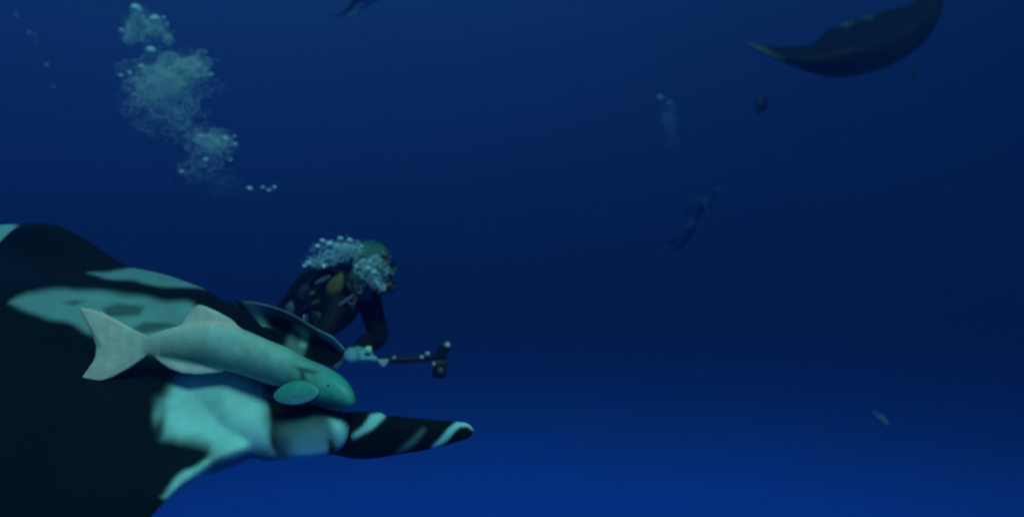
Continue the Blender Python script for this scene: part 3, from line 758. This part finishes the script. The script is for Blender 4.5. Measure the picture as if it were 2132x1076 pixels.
def bubble_mass(name, blobs, label, depth, spread, small=(.0008, .0022), parentless=True):
    """Thousands of small rising bubbles; blobs are (px, py, rx, ry, count, size factor)."""
    cs, rs = [], []
    for px, py, rx, ry, n, sf in blobs:
        for _ in range(n):
            a = rng.normal(size=3); a /= np.linalg.norm(a); a *= rng.uniform(0, 1) ** .42 * (1 + .16 * rng.normal())
            gx, gy = px + a[0] * rx, py + a[1] * ry                       # broken into clumps and gaps
            if math.sin(gx * .31 + 2 * math.sin(gy * .13)) * math.sin(gy * .37 + 2 * math.sin(gx * .17)) < -.12 and rng.random() < .62: continue
            wv = 1 + .25 * math.sin(a[0] * 5 + px) * math.cos(a[1] * 6 + py)
            cs.append(tuple(P(px + a[0] * rx * wv, py + a[1] * ry * wv, depth + a[2] * spread)))
            rs.append(rng.uniform(*small) * sf * (1 if rng.random() > .06 else 2.2))
    cs, rs = np.array(cs), np.array(rs); v0, f0 = ICO1; n = len(cs)
    sq = np.stack([rng.uniform(.9, 1.25, n), rng.uniform(.9, 1.25, n), rng.uniform(.6, .9, n)], 1)
    V = (v0[None] * (rs[:, None] * sq)[:, None, :] + cs[:, None, :]).reshape(-1, 3)
    F = (f0[None] + (np.arange(n) * len(v0))[:, None, None]).reshape(-1, 3)
    m = bpy.data.meshes.new(name); m.from_pydata(V.tolist(), [], F.tolist()); m.update(); smooth_mesh(m)
    o = link(name, m, AIR); tag(o, label, 'bubbles', kind='stuff'); return o

def bubble(px, py, d, r, label, group, flat=.7, seed=0):
    """One larger bubble: a wobbly cap with a hollow underside."""
    g = np.random.default_rng(seed); v, f = ICO3; v = v.copy()
    w = 1 + .06 * np.sin(v[:, 0] * 3 + g.uniform(0, 6)) + .05 * np.sin(v[:, 1] * 4 + g.uniform(0, 6))
    v[:, :2] *= w[:, None]
    z = v[:, 2]; v[:, 2] = np.where(z > 0, z * flat, -.25 * flat + .15 * flat * np.cos(np.hypot(v[:, 0], v[:, 1]) * 3.1) + z * .28)
    v *= r
    o = link('air_bubble', mesh_of(v, f), AIR); o.location = P(px, py, d)
    o.rotation_euler = (g.uniform(-.3, .3), g.uniform(-.3, .3), g.uniform(0, 6))
    tag(o, label, 'bubble', group); return o

DP = 5.2
bubble_mass('bubble_plume', [(283, 60, 26, 34, 4377, 1.15), (322, 62, 30, 26, 4377, 1.1), (350, 80, 14, 14, 820, 1), (268, 80, 16, 14, 820, 1), (300, 40, 30, 22, 1094, 1)],
            'small bubble cloud at the top of the rising plume', DP, .10)
bubble_mass('bubble_plume', [(345, 172, 92, 72, 16416, 1), (350, 165, 60, 52, 14227, 1.15), (405, 140, 38, 34, 4924, 1.1), (300, 190, 46, 50, 3830, .95), (355, 225, 66, 40, 4924, .85), (310, 250, 50, 44, 1422, .75), (375, 262, 44, 34, 2297, .8)],
            'large round bubble cloud in the middle of the rising plume', DP, .22)
bubble_mass('bubble_plume', [(425, 292, 48, 30, 3830, .95), (455, 300, 36, 30, 3283, 1.05), (430, 335, 48, 36, 2078, .8), (400, 352, 36, 36, 875, .75), (465, 375, 50, 26, 710, .6), (480, 400, 60, 20, 273, .5)],
            'thin bubble tail trailing at the lower end of the plume', DP, .16)
caps = [(284, 20, .052, 'domed bubble crowning the top of the plume'), (322, 41, .040, 'domed bubble just below the topmost bubble of the plume'), (341, 37, .016, 'small bubble beside the second dome near the plume top'),
        (314, 104, .036, 'domed bubble on top of the large round bubble cloud'), (254, 64, .022, 'bubble on the outer edge of the small top cloud'), (294, 138, .022, 'bubble on the upper shoulder of the large round cloud'),
        (270, 152, .018, 'bubble at the upper edge of the large round cloud beside a loner'), (252, 157, .017, 'single bubble apart from the large round cloud, toward open water'), (440, 155, .017, 'bubble at the far rim of the large round cloud'),
        (417, 283, .021, 'first bright bubble on top of the thin plume tail'), (470, 289, .023, 'bright bubble on the upper end of the thin plume tail'), (488, 284, .012, 'tiny bubble above the end of the thin plume tail'),
        (489, 300, .018, 'bright bubble at the outer edge of the thin plume tail'), (428, 332, .019, 'lone bubble in the middle of the thin plume tail'), (378, 357, .018, 'lowest bubble on the inner side of the thin tail'), (480, 333, .012, 'tiny bubble under the outer edge of the thin tail')]
for i, (px, py, r, lb) in enumerate(caps): bubble(px, py, DP - .12, r * .8, lb, 'bubbles of the rising plume', seed=i)
for i, (px, py, r, lb) in enumerate([(520, 392, .018, 'first of four tiny trailing bubbles, nearest the plume'), (547, 390, .013, 'second of four tiny trailing bubbles below the plume'), (560, 396, .014, 'third of four tiny trailing bubbles, the lowest'), (571, 390, .015, 'last of four tiny trailing bubbles, farthest from the plume')]):
    bubble(px, py, DP, r, lb, 'four bubbles trailing the plume', seed=30 + i)
for i, (px, py, r, lb) in enumerate([(34, 33, .030, 'faint bubble nearest the top corner'), (62, 69, .034, 'faint bubble in the corner, second from the top'), (72, 72, .020, 'tiny faint bubble touching the second corner bubble'), (74, 90, .020, 'faint tiny bubble just below the corner pair'), (97, 136, .036, 'lowest large faint bubble of the corner trail'), (111, 180, .020, 'faint speck of a bubble ending the corner trail')]):
    bubble(px, py, 16.5, r * 1.15, lb, 'faint bubbles in the top corner', seed=50 + i)
# round the diver's head
bubble_mass('bubble_cloud', [(690, 532, 44, 19, 1500, 1.0), (722, 519, 38, 20, 1500, 1.0), (664, 546, 32, 14, 700, 1.0), (745, 525, 20, 14, 300, 1), (700, 512, 46, 16, 260, 1.2)],
            'bubble cloud behind the green hood of the diver', 4.12, .10, small=(.0010, .0030))
bubble_mass('bubble_cloud', [(762, 562, 26, 22, 900, 1.0), (780, 580, 20, 20, 600, 1.0), (797, 598, 12, 12, 160, 1), (755, 545, 22, 16, 300, 1.0), (785, 545, 26, 22, 420, 1.0), (800, 562, 18, 18, 160, 1.1)],
            'bubble cloud streaming over the side of the green hood', 4.03, .05, small=(.0010, .0029))
for i, (px, py, r, lb) in enumerate([(661, 512, .014, 'outermost bubble behind the diver, above the shoulder'), (671, 501, .016, 'second bubble along the crest above the diver'), (686, 507, .020, 'largest bubble on the crest above the diver'), (702, 510, .012, 'small bubble right of the largest crest bubble'),
        (709, 496, .015, 'topmost bubble above the diver'), (728, 499, .014, 'high bubble nearest the hood'), (643, 547, .018, 'bright bubble low behind the shoulder of the diver'), (634, 553, .012, 'small bubble lowest behind the diver, beside a bright one'),
        (752, 513, .013, 'pale green bubble on top of the hood'), (770, 542, .014, 'bubble on the upper side of the hood'), (765, 558, .020, 'large bubble in the middle of the hood side'), (778, 566, .018, 'bubble on the hood side nearest the mask'),
        (741, 553, .015, 'bubble at the back of the hood'), (786, 588, .014, 'bubble below the mask along the jaw'), (800, 602, .010, 'tiny bubble beside the mouthpiece')]):
    bubble(px, py, 3.98 if px > 735 else 4.05, r * (.7 if px > 735 else .9), lb, 'bubbles round the diver', seed=80 + i)
# far plume
bubble_mass('bubble_plume', [(1392, 238, 22, 38, 700, 2.6), (1394, 255, 18, 36, 500, 2.6), (1400, 295, 16, 28, 160, 2.4)], 'faint distant bubble column in open water', 19.0, .3)
bubble(1374, 202, 19, .060, 'larger faint bubble above the distant bubble column', 'bubbles over the distant column', seed=120)
bubble(1394, 213, 19, .040, 'smaller faint bubble above the distant bubble column', 'bubbles over the distant column', seed=121)

# ------------------------------------------------------------------ distant diver
def far_diver():
    c0 = P(1450, 430, 22.23); root = empty('person', c0)
    tag(root, 'faint distant scuba diver below the distant bubble column', 'person')
    q = lambda *a: tuple(P(*a))
    pel = q(1440, 462, 22.23)
    bm = fuse([limb(c) for c in [[(pel, .16), (q(1448, 445, 22.15), .15), (q(1462, 425, 22.08), .18), (q(1476, 410, 22.00), .10), (q(1484, 402, 21.97), .11), (q(1490, 396, 21.93), .10)],
                    [(q(1462, 425, 22.08), .18), (q(1468, 428, 21.75), .08), (q(1478, 446, 21.64), .06), (q(1494, 440, 21.57), .05)],
                    [(q(1462, 425, 22.08), .18), (q(1478, 424, 22.38), .08), (q(1490, 440, 22.46), .06), (q(1502, 434, 22.38), .05)],
                    [(pel, .16), (q(1434, 470, 22.02), .11), (q(1412, 494, 22.08), .08), (q(1392, 506, 22.38), .06)],
                    [(pel, .16), (q(1442, 472, 22.44), .11), (q(1428, 500, 22.67), .08), (q(1410, 520, 22.97), .06)]]], .03)
    parent_keep(link('body', bm, NEO_HAZED), root)
    v, f = tube([q(1430, 446, 22.23), q(1433, 442, 22.23), q(1452, 414, 22.08), q(1455, 410, 22.08)], [.06, .09, .09, .05], 16); parent_keep(link('air_cylinder', mesh_of(v, f), NEO_HAZED), root)
    v, f = sphere(q(1496, 397, 21.82), (.05, .05, .05)); parent_keep(link('mask', mesh_of(v, f), LENS), root)
    for bx, by, bd in ((1392, 506, 22.38), (1410, 520, 22.97)):
        b = np.array(q(bx, by, bd)); Gf = [[b + np.array((-.5 * k, .1 * k + w * (.06 + .06 * k), -.25 * k)) for w in np.linspace(-1, 1, 5)] for k in np.linspace(0, 1, 6)]
        v, fc = slab(np.array(Gf), np.full((6, 5), .015)); parent_keep(link('swim_fin', mesh_of(v, fc), NEO_HAZED), root)
far_diver()

# ------------------------------------------------------------------ small fish
def fish(px, py, d, length, ang, deep, material, label, yaw=0):
    root = empty('fish', P(px, py, d)); tag(root, label, 'fish', 'small fish in open water')
    S = []; a = np.linspace(0, 2 * math.pi, 20, endpoint=False)
    for x, h in ((.5, .02), (.44, .09), (.3, .20), (.1, .25), (-.12, .21), (-.3, .10), (-.38, .055), (-.40, .05)):
        S.append(np.stack([np.full(20, x), np.cos(a) * h * deep * .42, np.sin(a) * h * deep], 1) * length)
    v, f = rings(np.array(S)); link('body', bake(mesh_of(v, f), [('SUBSURF', dict(levels=1))]), material, root)
    def flat(name, pts):
        pts = np.array(pts) * length; n = len(pts); t = .008 * length
        V = [(p[0], s * t, p[1]) for s in (-1, 1) for p in pts]; F = [tuple(range(n)), tuple(range(2 * n - 1, n - 1, -1))] + [(i, i + n, (i + 1) % n + n, (i + 1) % n) for i in range(n)]
        link(name, mesh_of(V, F, smooth=False), material, root)
    flat('tail_fin', [(-.38, .03 * deep), (-.55, .22 * deep), (-.50, 0), (-.55, -.22 * deep), (-.38, -.03 * deep)])
    flat('dorsal_fin', [(.2, .22 * deep), (.05, .36 * deep), (-.25, .24 * deep), (-.3, .08 * deep)])
    for s in (-1, 1):
        v, f = sphere((.40 * length, s * .035 * length * deep, .03 * length), .018 * length, 6, 8); link('eye', mesh_of(v, f), EYE, root)
    root.rotation_euler = Euler((0, -math.radians(ang), yaw), 'XYZ')
fish(1586, 220, 15.5, .41, 62, 1.25, DARKFISH, 'dark deep bodied fish under the pale wing tip of the far manta', .35)
fish(1905, 157, 16.0, .24, 60, 1.1, DARKFISH, 'smaller dark fish under the lifted wing of the far manta', .3)
fish(1836, 871, 16.0, .46, -38, .42, PALEFISH, 'thin pale silvery fish alone in the deep blue', .2)
